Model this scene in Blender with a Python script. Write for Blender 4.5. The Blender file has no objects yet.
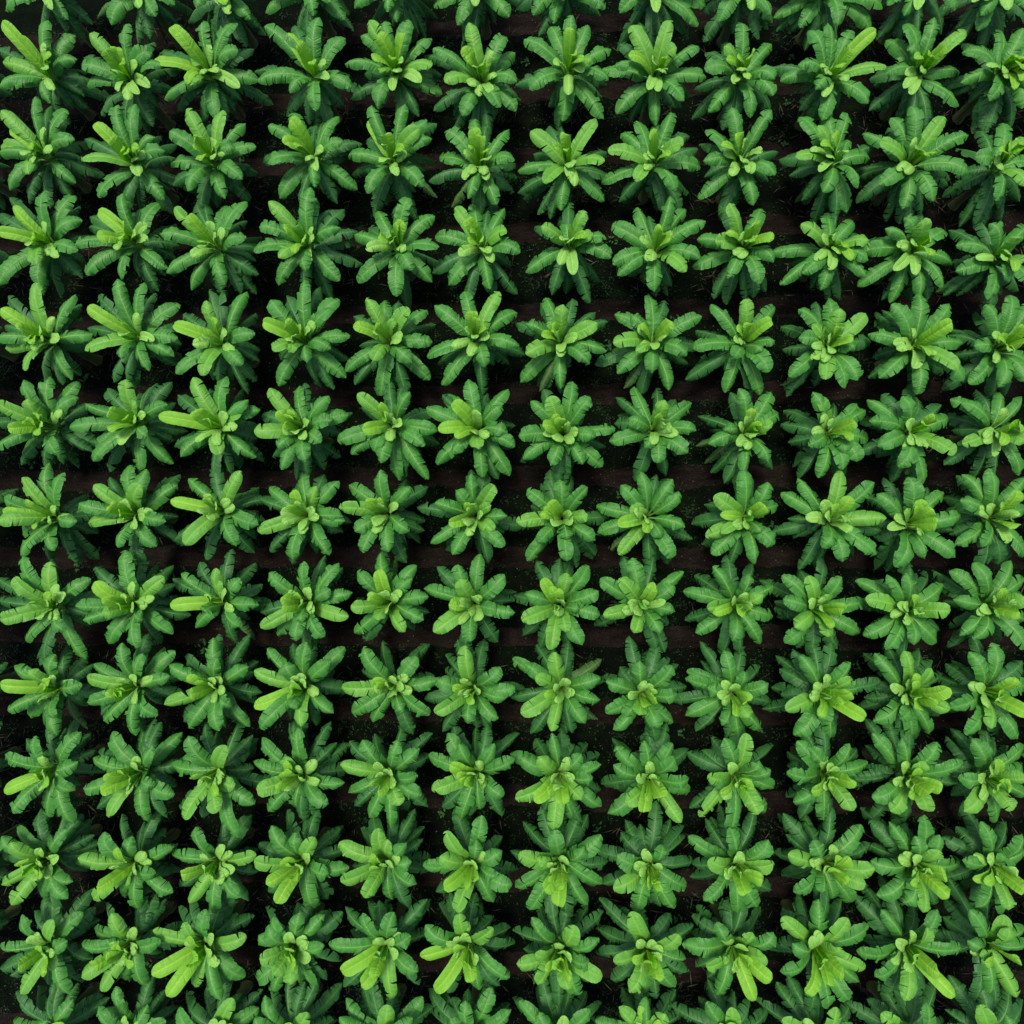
import bpy, math, random
import numpy as np
from mathutils import Vector, Matrix

DATA = """T 0 0
0 1 200 -20|30 40g 120 15g 270 75g 215 85b 320 30d
0 2 580 -15|450 95g 620 65g 560 30c 390 75b 600 150d 695 20g
0 3 900 -15|920 55c 1000 75g 760 90d 830 105d 880 20c 790 30g
1 1 215 320|15 100y 75 150y 195 90g 175 170c 300 150g 305 240g 20 255G 5 350g 45 355g 205 410g 335 385d -10 200d 345 290d
1 2 540 340|365 145G 425 205y 470 195y 515 105g 615 175d 605 215g 650 265g 335 265g 345 235d 355 345g 450 285c 550 255c 600 350c 410 460d 515 400c 610 500d 640 400d
1 3 855 310|690 115y 720 135y 620 250y 840 180c 815 95g 945 100g 950 205g 1010 200d 650 215d 770 340G 665 395g 865 470g 960 350c 1030 320g 720 440d 870 290c
2 1 195 630|10 450g 45 520y 145 395g 270 450g 180 510c 295 565g 0 620g 10 590G 85 620c 120 695g 45 755g 300 730g 210 600c 120 810d 205 430d 410 700d
2 2 560 670|385 500y 445 560y 500 590y 475 430g 545 425g 350 560d 335 640G 620 555g 655 605g 705 580d 545 640c 560 705c 400 785g 655 795g 690 850d
2 3 870 660|750 445G 685 530g 895 450g 800 550y 780 575y 865 560c 980 500g 940 595g 1020 590g 690 655g 790 640c 755 760g 700 740d 900 790g 965 715g 1030 690d 865 620c
3 1 215 985|45 800d 60 830y 185 770g 300 790g 325 885g 185 890c 0 930y 10 860d 110 985c 5 1134g 165 1144g 145 1050G 325 1110d 245 1184d 310 1000g
3 2 560 980|400 850y 490 890y 395 950y 495 780g 365 910d 635 820g 590 900c 545 930c 310 980g 470 1000c 355 1094g 490 1114g 665 1070g 690 1000d 370 870d
3 3 880 1000|705 835g 760 865y 650 940g 790 820d 830 815d 905 830g 985 815g 845 885c 900 920c 980 950g 830 980c 675 1089g 770 1154g 900 1134g 1020 1170d 1030 1095d 770 1030c 1040 950d
T 1 0
0 4 230 -30|45 50g 230 60g 350 75g 370 50d 300 10g
0 5 580 -30|400 30g 530 45g 565 85g 720 70d 640 60d
0 6 900 -40|720 25g 810 95g 1010 65g 880 25c
1 4 245 320|40 115g 130 140y 170 185y 255 80g 355 160g 275 260c 15 325g 5 290d 140 370g 240 440g 380 350g 370 300d 125 460d 160 110d 320 440b
1 5 570 310|455 95G 490 145y 590 140y 515 95g 615 90g 425 150g 695 160g 365 260g 470 240y 560 290c 660 330c 700 265g 740 375g 385 395d 490 420g 650 460d 735 300d
1 6 905 345|855 100G 830 195y 850 225y 995 155g 950 205c 1030 215g 715 200g 880 270c 955 310c 760 330G 850 340c 720 440d 830 460g 975 425g 1035 440g 1040 330g 680 230d
2 4 240 640|140 485y 150 460g 55 510g 330 475g 120 580y 155 590c 250 505d 345 570g 420 580d 55 650g 215 640c 265 610c 105 720d 100 790g 235 745g 400 755g 35 650d
2 5 555 660|465 430g 595 425g 455 490y 540 535c 520 540y 650 520G 680 490g 715 500d 700 560g 375 625g 490 645c 600 630c 450 770g 665 745g 390 700d 725 790b 450 560d 520 820b
2 6 900 680|870 520y 905 550y 765 530g 870 480g 930 480d 1005 525g 740 635g 830 615c 930 640c 1030 640g 700 725d 835 720c 910 700c 850 790g 960 815g 1040 710d 780 830b
3 4 215 990|55 815G 220 760g 240 800g 115 920y 20 915g 230 915c 200 950c 335 915g 350 845d 400 930d 0 1000g 95 1134g 200 1085g 330 1118g 420 1054d 95 1030G 265 1164d
3 5 570 1000|490 850g 610 800g 590 890y 495 945y 550 960c 710 870g 400 940g 440 1000c 725 990g 600 1000c 415 1124g 565 1179g 700 1124g 620 1080g 455 920d 560 830d
3 6 905 1000|800 835G 845 880y 880 825g 990 840g 910 945c 1000 925G 725 950g 810 1020c 940 1010c 775 1134g 935 1150g 1040 1170d 715 1090d 1050 1010g
T 2 0
0 7 210 -30|90 60g 170 90g 370 30g 110 140d 20 40d
0 8 560 -30|435 50g 580 50c 735 100g 765 25g 520 100d
0 9 910 -30|830 85g 960 40c 770 160d 1020 110d 1030 60g
1 7 225 300|155 115g 235 115y 240 70g 300 110g 55 165g 390 205g 260 205c 165 255c 315 240G 75 355g 380 320g 90 300d 225 380c 200 480g 360 470g 20 340d
1 8 565 320|480 110G 630 90g 510 95d 655 195G 470 225y 560 240c 600 290c 740 190g 430 185d 360 285g 415 270g 545 360c 425 450g 685 400g 575 500g 770 310g 710 380d
1 9 905 320|915 100g 850 190G 960 220y 1030 180g 920 285c 780 215d 775 280g 885 335c 790 445g 725 470d 950 465g 1040 380g 1045 320g 800 370d 1030 450d
2 7 225 670|80 530G 215 540y 335 490G 200 510d 365 645G 30 685g 245 665c 130 730G 30 770d 365 800g 195 835g 105 850d 250 745c 375 610d 90 620d 380 700d
2 8 560 665|550 540y 635 460g 440 540g 500 490g 680 580G 540 640c 595 600c 390 605g 365 730g 500 725g 745 670g 735 600d 650 760g 700 770d 450 810d 590 840d 705 550d
2 9 905 660|880 440g 905 535y 925 570c 1035 450g 780 525g 770 645g 925 650c 995 615c 880 705c 750 790g 965 815g 1045 700g 755 580d 1060 610d
3 7 225 990|120 910G 290 850G 210 890g 195 870d 95 910d 240 960c 320 940G 370 950g 60 1084g 190 1060c 245 1100c 310 1205d 215 1170d 390 1030g
3 8 570 1010|505 835g 630 795g 690 845g 600 920y 640 940c 510 955c 405 905g 765 890g 410 1054g 430 1100g 560 1045c 570 1160g 690 1085g 745 1035g 625 1185b
3 9 915 1000|870 820G 965 895y 990 840g 915 935c 815 965G 1040 960y 745 960g 730 1065g 865 1110g 985 1130g 860 1210d 905 1030c 1040 1050g 1010 1160d
T 3 0
0 10 220 -20|130 105g 275 100g 400 120g 450 30g 40 120d 30 70g
0 11 590 -40|545 60g 595 40c 740 40g 480 20g 690 130d
0 12 880 -30|840 120g 960 40c 1020 30g 850 60g 930 120d 1030 90d
1 10 230 330|165 130g 230 150G 235 105g 325 200y 425 130y 330 130g 465 270G 125 265g 55 325g 10 280d 310 325c 395 410g 215 475g 190 360g
1 11 585 310|545 105g 660 80g 475 170g 555 205g 645 230y 710 190y 780 130G 470 300g 610 285c 570 380c 760 290g 755 420g 545 460d 640 450d 410 440d 430 340d
1 12 915 310|920 125g 910 190g 1015 120g 1000 240y 1020 280y 945 310c 780 215g 775 330g 885 400g 860 520d 960 520d 1010 430g 1030 350g 1040 200g
2 10 250 660|130 475g 200 510G 260 540y 315 460g 230 465g 300 605c 230 620c 115 630G 400 635g 325 570g 220 765g 355 750g 110 810b 310 840g 90 620d 240 830d 420 590d
2 11 555 670|570 435g 490 480g 385 540g 450 570g 575 560c 700 475G 655 620y 790 545g 745 570g 790 690g 545 690c 450 735g 350 710d 360 810d 540 830g 655 800g 610 850d 715 740d
2 12 905 680|935 500g 960 580y 1000 580y 930 680c 830 630g 760 600d 910 800g 930 880d 830 890d 770 900d 1030 740g 1000 800d 1030 560G 1040 660g
3 10 235 1000|135 900g 225 870g 335 890g 395 960G 215 955c 270 930c 55 1134g 245 1080c 385 1104g 210 1154g 140 1090g 285 1194d 20 1010g 395 1040g 250 850d
3 11 560 1010|470 920g 545 880g 610 890G 700 925g 570 965c 380 1010g 640 1020y 365 1140g 490 1204g 600 1190g 695 1144g 730 1055g 500 1080c 590 1100c
3 12 900 1045|755 985g 885 900g 985 950G 1030 910g 830 1030c 960 1015c 1000 1060G 960 1125g 880 1194g 710 1180d 1035 1140g 755 1085g 820 1154d
T 0 1
4 1 215 340|10 215y 150 115g 40 165d 300 160g 80 295y 165 290c 220 245c 240 330c 135 380c 30 370G 0 330g 105 455g 285 490g 365 315g 320 250d 30 280d
4 2 565 330|360 205y 475 100g 575 115g 555 230c 470 310c 715 200g 350 370G 400 165d 490 410g 460 500d 595 455g 705 330g 690 400g 360 290d
4 3 905 350|705 275y 830 185G 985 150g 905 295c 820 330c 770 355c 710 465g 815 475g 970 430g 1015 310g 1010 240d 740 240d 840 140d 890 150d 985 480d 1020 400d
5 1 225 685|0 590G 115 575G 200 490g 100 505g 315 510g 310 570g 160 640c 110 660y 40 690y 250 620c 130 735g 100 785g 0 765g 90 830d 235 790g 310 840d 370 780d 370 640d
5 2 570 670|505 500G 350 595g 435 535d 440 620y 440 700y 545 650c 475 755c 665 595g 685 510d 600 530d 290 685g 390 765g 380 815g 445 855d 565 865g 590 720g 690 825g 660 740d
5 3 895 690|775 495G 645 640y 785 620y 905 490g 905 625c 990 580g 1035 620g 965 630g 780 740c 730 800g 885 790g 1020 800g 705 760d 720 560d 860 890d 960 840d
6 1 240 1048|200 836g 256 873g 94 892g 119 977y 19 1020y 0 1060G 25 973g 225 1011c 150 1086c 100 1117g 90 1195g 219 1174g 206 1217d 325 1227d 306 1061g 0 1030d
6 2 562 1036|381 923G 325 992g 360 1067G 444 998y 494 973c 562 917G 587 861g 525 845g 444 889d 705 920g 616 1030c 544 1092c 475 1161g 575 1236d 625 1155g 700 1100d 660 1060g
6 3 900 1020|760 895g 690 980y 825 950c 960 865g 870 840d 1030 930d 940 1000c 745 1149G 800 1030c 830 1050c 945 1154g 1030 1074g 1020 1130d 705 1130d
T 1 1
4 4 205 345|65 180g 35 265y 195 105g 125 165d 330 180g 300 215g 120 270y 235 265c 125 340c 70 375G 205 425g 295 370g 370 320g 355 480g 95 515g 255 130d 260 520d
4 5 540 350|445 175G 395 285y 515 185g 610 215G 480 315c 580 340c 680 220g 700 345g 470 415G 365 460g 620 420g 400 510d 500 550g 690 490g 395 245d
4 6 885 340|720 205g 835 150g 970 150G 870 225y 860 320c 935 320c 780 360c 690 400g 850 400c 915 440g 750 510g 905 550d 1040 230g 1045 360g 1010 430d
5 4 200 700|60 535G 175 525g 95 620y 140 640y 290 565g 210 655c 365 640g 300 660g 0 700G 105 700c 150 710c 90 765g 255 745g 105 850g 200 820g 335 800d 30 640d 235 570d 225 870d 70 800d
5 5 555 680|410 555G 615 550g 515 640c 590 520d 530 530d 430 695y 585 670c 335 740g 480 780g 390 790g 545 740c 670 755g 720 700g 500 820g 575 890g 685 885g 730 750d 640 640d
5 6 890 695|770 560g 790 590y 850 500g 890 620c 735 695y 690 610g 1005 540g 980 600g 865 705c 1000 710g 730 830g 790 785g 890 770g 905 880g 1010 870g 1030 760g 1030 680d 750 560d
6 4 215 1040|185 860g 60 930g 155 940y 240 925g 325 905g 25 975d 350 1060g 15 1099G 105 1069c 235 1010c 340 1040g 65 1179d 150 1209g 195 1110c 290 1190g 100 1020c
6 5 530 1030|380 920g 500 860g 615 930g 460 970y 500 990c 600 900d 340 1010G 400 1100g 465 1070c 480 1110c 570 1000c 612 1100g 430 1179g 530 1179g 650 1145d 670 1060d
6 6 880 1040|720 990g 805 940g 860 880g 950 920G 860 990c 775 1065y 830 1070c 905 1040c 705 1144g 655 1005d 845 1120c 950 1100g 790 1189g 990 1154g 1000 1040g 895 1184d
T 2 1
4 7 195 350|135 175g 205 200G 240 175d 160 290y 60 275g 260 330c 60 390G 190 385c 335 270g 330 230d 375 265d 370 380g 305 430g 195 525g 40 500g 110 540b 20 270d
4 8 560 350|545 160g 610 185d 415 240g 480 245g 500 290c 635 265y 750 245g 410 350G 560 370c 520 385c 695 395g 560 465g 425 465g 625 530g 450 530b 340 430d 700 430d 740 360d
4 9 915 355|930 180G 1035 265y 905 335c 800 200g 730 365g 885 410g 1000 385g 740 300d 700 490d 855 540g 990 550g 1020 460g 1045 210g 1045 340g
5 7 205 715|155 565G 240 510g 195 650y 125 680y 310 570g 80 585g 265 705c 175 740c 35 720g 330 725g 405 690g 50 810g 155 830g 280 830g 355 840g 235 850d 130 540d 370 760d 185 890d
5 8 565 700|490 530g 610 580G 575 535d 420 570d 710 590g 605 650c 640 680c 470 650g 660 720c 730 700g 395 740g 530 765g 580 825g 700 785g 650 580d 430 640d
5 9 925 710|905 540g 935 640c 850 700g 975 720c 1030 690G 790 750g 930 770c 735 760b 800 860d 770 830b 920 870g 1020 820g 1030 550g 1040 850d 1060 630g 800 700d
6 7 200 1050|190 900g 150 985y 65 940g 300 930g 25 1065G 155 1070c 245 1060c 300 1035G 105 1145g 220 1135g 65 1214g 220 1214g 325 1134g 330 1190d 380 1040d 80 1000d 120 915d
6 8 540 1045|440 920g 515 870g 640 900g 665 950g 345 1000g 480 1000g 425 1070y 530 1055c 490 1030c 430 1189G 350 1100g 595 1125g 685 1080g 640 1200g 715 1130d 395 1174b 550 1244d
6 9 925 1050|815 960g 925 860g 1020 910g 1010 1000y 880 1075c 955 1040c 780 1119G 725 1069d 970 1224g 990 1110g 800 1184g 765 1150d 1045 1150g 1060 1000g
T 3 1
4 10 225 370|125 220g 190 190d 285 215G 240 180g 180 275g 385 235G 240 325c 315 350y 125 330g 250 390c 405 345d 170 410c 90 480g 230 490g 305 520g 355 490g 60 520b 110 530b 340 380g
4 11 570 370|495 200g 605 240g 600 160g 720 200g 730 270y 575 300c 500 350c 405 315g 435 260d 770 350g 580 450c 640 390c 755 450G 775 495g 450 485g 595 545g 410 480b 700 300d
4 12 900 380|870 200g 965 165g 1030 200g 895 315c 1020 280y 825 360g 980 370c 1030 350y 805 505g 920 520g 1020 500g 735 300d 730 400d 1040 430g
5 10 230 710|180 550g 210 565g 210 645c 255 650c 345 665y 385 620g 350 595g 260 590d 165 755g 300 790g 105 840d 200 880g 295 850g 390 735g 350 820g 70 620d
5 11 555 710|535 570g 590 570d 555 660c 665 650y 690 600d 410 665g 400 580g 715 650g 440 760g 600 760c 740 790G 520 840g 620 900g 490 870d 365 780d 560 750c
5 12 890 700|780 590g 735 580g 925 550g 935 610c 1010 570g 1000 680y 1030 740G 865 730c 930 740c 780 750g 1000 870g 710 830d 800 830d 885 840d
6 10 235 1060|125 895g 290 865G 60 950g 415 910g 215 980c 325 965y 150 1050c 325 1105c 300 1050c 465 1050G 75 1080d 215 1160g 190 1240d 425 1190g 295 1215g 450 1100d
6 11 540 1073|562 892g 440 955g 606 977y 693 948g 653 1011y 672 1073y 762 1036g 503 1048c 596 1105c 509 1236g 621 1205g 740 1198g 440 1192d 634 930d 734 1098d
6 12 871 1048|884 858g 778 880g 990 942y 771 980g 834 1017c 990 1042c 990 1086y 753 1148g 859 1161g 959 1148c 1015 1198g 703 967d 1021 892g 1021 1011g 846 1255d
T 0 2
7 1 245 375|65 265G 205 205G 100 185g 360 275g 235 290c 125 360y 190 350c 10 430G 0 350d 150 430c 110 510g 265 470g 340 580g 190 610d 0 270d
7 2 560 370|390 280y 430 340y 505 160g 535 280c 500 330c 590 375c 655 265g 635 205d 690 220d 390 225d 310 375g 340 430g 415 400G 535 385c 440 520g 550 540g 570 430g 685 485g 665 385d
7 3 905 360|730 250g 870 230G 690 375y 840 335c 960 270g 905 310c 825 400g 790 460g 965 455g 1030 370g 930 155d 1020 210d 805 205d 700 270d 940 500d 1020 510b
8 1 255 695|10 690y 65 620g 225 575g 120 635G 210 660c 160 690c 325 690g 40 790g 155 760c 230 820g 130 820g 230 885g 350 865b 330 590d 190 600d 170 540d
8 2 565 690|355 660G 490 530g 570 570g 385 610g 545 655c 480 705c 445 740y 480 665c 695 560g 675 660g 360 760g 420 830g 545 765c 545 885g 630 805g 590 510d 410 810d
8 3 885 690|685 615g 755 655y 855 510g 870 590g 990 620g 850 690c 765 730y 665 765G 800 780g 760 855g 925 770g 880 865g 995 850g 885 660c 745 580d 740 830d 1030 600d 965 740d
9 1 235 1025|150 900g 30 970g 170 975c 320 885g 310 1000g 110 910d 260 870d 25 1115y 135 1045y 175 1105c 60 1199g 200 1214g 295 1239g 300 1110g 185 1055c
9 2 580 1030|455 885g 380 985g 610 940g 725 885g 530 1000c 580 860d 435 1045y 410 1115y 520 1060c 345 1105g 520 1125c 440 1215g 595 1229g 695 1124g 620 1090g 395 1180d 400 960d
9 3 885 1030|760 900g 900 935G 695 1010g 740 980g 870 880d 1030 910d 780 1050y 805 1090c 890 1040c 745 1220G 870 1195G 940 1090g 950 1290g 1015 1164g 725 1180d
T 1 2
7 4 215 360|60 245g 190 205g 80 295g 325 210g 210 300c 110 340y 110 375y 180 370c 25 460G 295 310g 380 325g 225 380c 365 415g 270 495g 160 510g 90 490g 190 440g 25 400d 230 510d
7 5 540 360|500 170g 490 235y 410 240g 640 220g 560 190d 500 320c 385 375G 620 270g 560 330c 490 430G 685 340g 400 480g 595 475g 665 430g 445 510d 530 390c
7 6 875 365|895 175g 820 270G 810 215g 730 225d 990 255g 880 340c 775 370y 680 310g 850 400c 965 390g 715 475G 895 435c 860 515g 965 515d 1030 400g 1035 320d
8 4 205 690|205 525g 50 550g 125 600g 350 545g 300 600g 150 655c 0 635G 140 710y 200 680c 0 770y 250 730c 140 780g 25 860g 305 800g 180 850g 370 720d 240 850d 150 530d
8 5 555 690|435 545g 510 520d 640 585g 490 660y 560 665c 530 695c 350 700G 475 715c 590 690c 625 710c 720 670g 390 800g 540 740c 470 835g 590 800g 690 805g
8 6 870 700|840 540g 910 550d 975 625g 830 665c 730 670g 760 575d 815 715c 890 705c 870 745y 720 800G 680 745d 850 840g 965 820g 1000 740g 750 870d 885 860d 1030 700g 760 630d
9 4 195 1045|165 870g 295 845d 30 910g 125 980G 240 990c 370 930d 10 1110G 95 1080y 110 1040y 180 1060c 130 1115c 55 1194g 170 1179g 285 1164g 350 1080g 0 1000g 240 1220d
9 5 540 1040|430 915g 565 920g 650 950g 700 890d 345 1010G 480 1000c 590 840d 380 920d 540 1030c 490 1110y 375 1119g 575 1169g 640 1050g 455 1214g 540 1254g 400 1170d 680 1174d 660 1130g
9 6 885 1035|775 890g 815 930g 950 930g 980 920d 695 975g 780 1010y 880 870d 1030 990g 710 1110G 850 1095y 910 1080c 920 1095g 750 1170d 895 1184g 985 1134g 820 1224g 980 1209d 860 1040c
T 2 2
7 7 190 370|125 270y 220 250G 300 220g 120 230d 55 330g 340 320g 195 350c 180 395c 270 385g 45 430G 345 410g 210 475g 160 545g 50 490d 275 525g
7 8 515 370|485 190g 360 270g 430 270g 680 245g 565 300y 640 295g 470 380c 530 375c 370 410g 645 395g 490 480g 590 485g 560 240d 440 395c
7 9 885 370|805 225g 945 250g 690 320g 880 350c 785 385G 950 360c 930 405y 740 480g 880 510g 700 430d 1035 410g 990 520g 1040 300g 860 230d 960 210d 1000 330g
8 7 200 700|175 565g 100 655G 215 665c 10 590g 60 610g 350 665g 175 740c 235 730c 165 710c 40 800G 345 750g 290 840g 160 870g 215 880d 360 590b 340 830b 0 740d 240 540d 100 540d 80 880d
8 8 515 720|510 600g 435 630d 635 620g 660 615d 515 680c 380 680g 465 725c 570 740y 655 725g 380 800g 510 810G 450 820g 580 860g 640 835g 410 865g 690 700d 550 560d
8 9 875 720|850 560g 925 640g 705 640g 700 670g 780 700g 880 690c 840 750c 940 755y 1020 690g 700 810g 840 850g 945 820G 990 860g 990 620d 905 910g 760 600d 740 870d 1030 760d 640 750d
9 7 190 1040|160 890g 300 930d 275 970g 110 980G 40 985g 0 970g 350 1010g 20 1139G 155 1065c 190 1104c 90 1144y 240 1060c 205 1164y 275 1145G 165 1264G 350 1174g 245 1219g 350 1110d 320 1060g 125 1200d 100 910d
9 8 545 1050|530 920g 405 910d 420 940g 650 985g 700 950d 640 930g 410 1015g 495 1065c 580 1060c 455 1155G 525 1195y 595 1140y 670 1235G 390 1199g 705 1114g 700 1065g 365 1085d
9 9 885 1040|850 910g 935 890g 985 995g 730 960d 785 1055G 845 1150c 940 1100y 900 1080c 755 1214G 715 1180d 980 1204G 1010 1195g 870 1270g 1040 1100g 815 1100g 1030 1030g
T 3 2
7 10 180 385|160 260g 125 230d 60 260g 230 330G 290 265g 65 350g 160 360c 300 390y 380 355g 220 400c 110 460G 235 495G 70 520g 360 480g 180 530d 40 420d 270 540d
7 11 540 390|480 255g 550 250g 590 250d 355 280g 395 350G 690 290g 590 340c 540 370c 720 400G 610 410c 490 420c 580 525g 385 490g 475 545g 670 515g 680 470d
7 12 860 370|820 210g 730 240g 965 200g 745 350g 925 310c 970 355c 1000 400y 845 385c 820 500g 1020 540g 770 490g 1020 270g 1020 340G 930 510d 1025 430g
8 10 205 720|130 580g 35 580d 230 650c 325 605g 165 740c 255 740c 20 700d 385 690g 325 720y 75 790G 220 830g 380 820y 245 900g 105 885g 270 860d 330 670g 50 770d 445 680d
8 11 540 720|430 570g 545 560g 385 570d 530 530d 650 630G 560 670c 490 690c 655 600d 600 740c 655 745y 710 700y 720 790G 425 830g 525 820g 640 880g 480 885d 570 900g 600 790y 690 650d
8 12 850 715|805 565g 895 530g 1010 600d 985 665y 800 690c 925 740c 1030 690g 860 770c 1030 800y 730 780g 790 880g 890 860G 990 900g 700 800d 680 660d
9 10 215 1035|120 920g 165 945g 320 930g 205 980c 390 1000g 350 950d 260 1020c 80 1040g 175 1110y 220 1090c 335 1070y 265 1060c 105 1155g 330 1190G 220 1224g 370 1090d 80 960d
9 11 530 1045|420 890g 535 910g 670 925g 600 1000G 770 1000g 530 885d 500 1070c 575 1100c 640 1124y 690 1105y 620 1060c 420 1134g 490 1190g 630 1190G 540 1000c 570 1175d 750 1085d
9 12 850 1050|815 915g 735 880d 900 910d 1015 935g 890 1010c 1010 1010g 765 1060g 835 1060c 965 1095y 905 1100c 850 1150c 785 1190g 905 1235g 980 1184G 1030 1134g 1030 1064G
T 0 3
10 1 215 350|75 240g 190 180d 265 250g 330 190d 15 275g 50 300G 165 320c 85 370y 100 410y 160 375c 235 350c 155 440c 210 420c 15 460G 50 540g 180 515g 290 450g 270 515g 240 590d 370 270d 20 330d
10 2 560 365|425 260g 530 275g 490 190d 600 230d 690 315g 320 360G 490 345c 580 335c 450 390c 545 410c 395 475y 380 520G 620 420g 560 560g 700 410d 685 495g 300 380d 610 490d 490 490g
10 3 885 360|785 240g 900 310c 695 345g 820 345c 730 420y 820 410c 1020 345g 760 530G 890 460c 860 575g 960 510g 1020 410d 940 400c 990 525d 910 230d 725 470d 980 270d
11 1 230 690|95 590g 215 610G 330 580g 120 670c 10 715g 80 790y 190 715c 180 745c 270 690g 90 895G 225 800c 280 895g 50 825d 240 560d 370 740d 195 860d 230 850d 10 800d 190 810y
11 2 545 685|450 585g 430 545d 385 645g 545 640c 335 700g 450 695c 640 690g 380 790y 430 765y 465 790c 545 730c 410 885G 500 840g 590 865g 335 830g 650 760d 595 560d
11 3 840 685|620 650G 825 570g 850 660c 740 620g 615 820y 755 690c 770 780y 675 905y 880 780c 780 865G 885 920g 980 670g 975 830g 720 560d 745 605d 880 560d 920 860d
12 1 215 1040|155 880d 190 1010g 290 930g 60 1010g 70 900d
12 2 560 1040|470 880g 590 860d 400 955g 590 950g 500 990c 660 1010g
12 3 870 1040|725 960g 750 920d 930 925G 860 1000c 1030 960g
T 1 3
10 4 200 360|70 235g 130 175d 235 280G 205 335c 345 235d 20 300d 0 370G 115 360y 45 460y 185 420c 90 535y 290 420g 365 395g 235 555g 300 500d 160 260g 210 200d 55 490d
10 5 530 360|490 245g 340 300G 425 245d 530 290g 640 215d 600 300g 460 360c 345 450G 545 380c 620 375g 440 515G 545 520g 640 460g 610 550d 690 360d 670 240d 490 390c 470 190d
10 6 870 365|765 255g 900 195g 880 290g 980 330g 740 355G 850 370c 675 390g 860 460y 755 470y 960 430g 800 560G 945 530g 1020 460g 725 490d 850 190d 760 290d 880 380c
11 4 165 690|45 560d 175 580g 70 600g 130 655c 270 590g 340 580d 15 670g 20 760G 130 720c 200 690c 160 780y 270 710g 220 760c 70 820G 140 860G 235 870g 70 890g 335 770d 280 840d 10 840g 60 630g
11 5 530 690|430 585g 550 580g 365 560d 450 540d 615 670g 480 680c 550 680c 300 705g 500 760c 570 740c 350 810y 425 860y 480 830y 545 915G 645 810g 355 870d 600 590d 680 530d 690 660d 650 860d 520 530d
11 6 850 680|815 585G 735 545d 945 640G 830 660c 685 630g 760 700c 800 760c 665 750y 850 780y 890 770c 720 880y 865 850y 1010 830g 890 880g 970 860d 1010 640d 1030 700d 770 890d 900 540d
12 4 150 1050|40 915g 195 860d 205 980G 0 1000g 320 1010d
12 5 520 1060|365 925g 525 950G 660 920g 340 1000g 620 1000g 500 870d
12 6 860 1050|840 935g 735 900d 940 885g 700 970d 1015 970g 780 1000g
T 2 3
10 7 195 360|35 340G 170 250g 285 315g 350 270g 145 378c 220 360c 130 480y 210 470y 185 545y 20 470g 75 560g 355 460g 300 540g 215 580d 50 220d 300 190d 380 370d 0 330d
10 8 545 375|600 310g 425 350g 490 380c 580 380c 540 460y 590 460y 410 475G 500 570g 690 470g 645 555g 690 275d 720 370d 340 330d 480 230d 630 210d 370 460d 530 250d
10 9 880 370|790 365G 910 345c 865 405c 1000 440y 935 500y 770 525g 710 275g 870 240g 1020 290g 900 570g 980 550g 720 430d 800 200d 960 210d 1040 380g 1030 480d
11 7 190 700|85 600g 245 630G 340 680g 10 650d 95 740G 190 700c 25 780G 160 780c 180 800y 240 830y 240 760c 105 860G 305 765g 355 830G 225 880G 265 900g 360 575d 300 550d 140 550d 45 810d 300 850d 190 950d
11 8 535 700|475 580G 660 665G 500 690c 560 690c 600 750c 560 780y 510 810c 410 770G 575 840y 470 885G 645 870g 690 760g 700 810d 575 915d 525 890g 345 740d 345 640d 420 560d 635 590d 720 630d 400 840d
11 9 880 690|820 620g 930 710c 880 800c 780 790G 950 780y 1010 750G 970 920y 820 900g 1035 840y 740 555d 690 700g 1040 660g 740 790d 960 660g 880 560d 990 560d
12 7 180 1050|35 935g 110 980g 310 970g 210 990c 200 880d 350 940d
12 8 530 1040|440 890d 535 920g 430 960G 610 985G 650 890d 340 1010g
12 9 870 1050|780 940g 880 960G 750 920d 880 890d 1020 960d
T 3 3
10 10 210 370|180 290g 65 190d 140 175d 365 230g 265 310c 85 345g 185 365c 400 305d 320 355y 235 390c 310 460y 420 400G 385 460G 105 490g 210 495g 260 515g 330 530g 60 430d 230 210d 30 340d 270 400y
10 11 570 370|485 220g 410 215d 620 195g 680 270g 585 275g 520 360c 590 345c 680 330G 660 420c 705 420y 760 370g 720 510y 415 370g 575 430c 440 505g 540 530g 620 570G 660 540d 500 180d
10 12 870 370|850 220g 1010 270g 880 345c 780 370g 1000 420c 925 460c 795 300d 700 280d 830 550g 930 575g 960 560G 1020 490y 755 490d 1020 330g 790 190d 930 340g
11 10 180 700|200 530g 60 600g 110 520d 315 605G 180 670c 100 700g 395 630g 215 790c 280 715G 380 800G 300 820y 235 860y 150 890y 240 950g 320 920g 355 850g 55 810g 160 970d 290 530d
11 11 535 690|455 570g 670 570g 510 690c 630 640G 590 770c 550 810c 770 710g 680 810y 740 905y 360 730g 430 830g 545 920G 460 905d 620 880d 350 520d 540 560d 440 660d 720 650d 680 610d 510 890d
11 12 855 690|805 570g 960 640G 800 690g 870 760c 1000 760y 990 910G 940 590g 1020 640g 880 900g 900 940d 820 930d 790 530d 1030 690g
12 10 190 1060|270 960G 60 1010g 150 1000c 330 1020g
12 11 560 1060|630 945g 455 985G 400 930d 700 1010d 580 870d
12 12 880 1060|850 950G 740 980d 1010 930d 950 990g 730 1010d"""

random.seed(11)
rng = np.random.default_rng(11)
scene = bpy.context.scene
C = scene.collection

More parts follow.
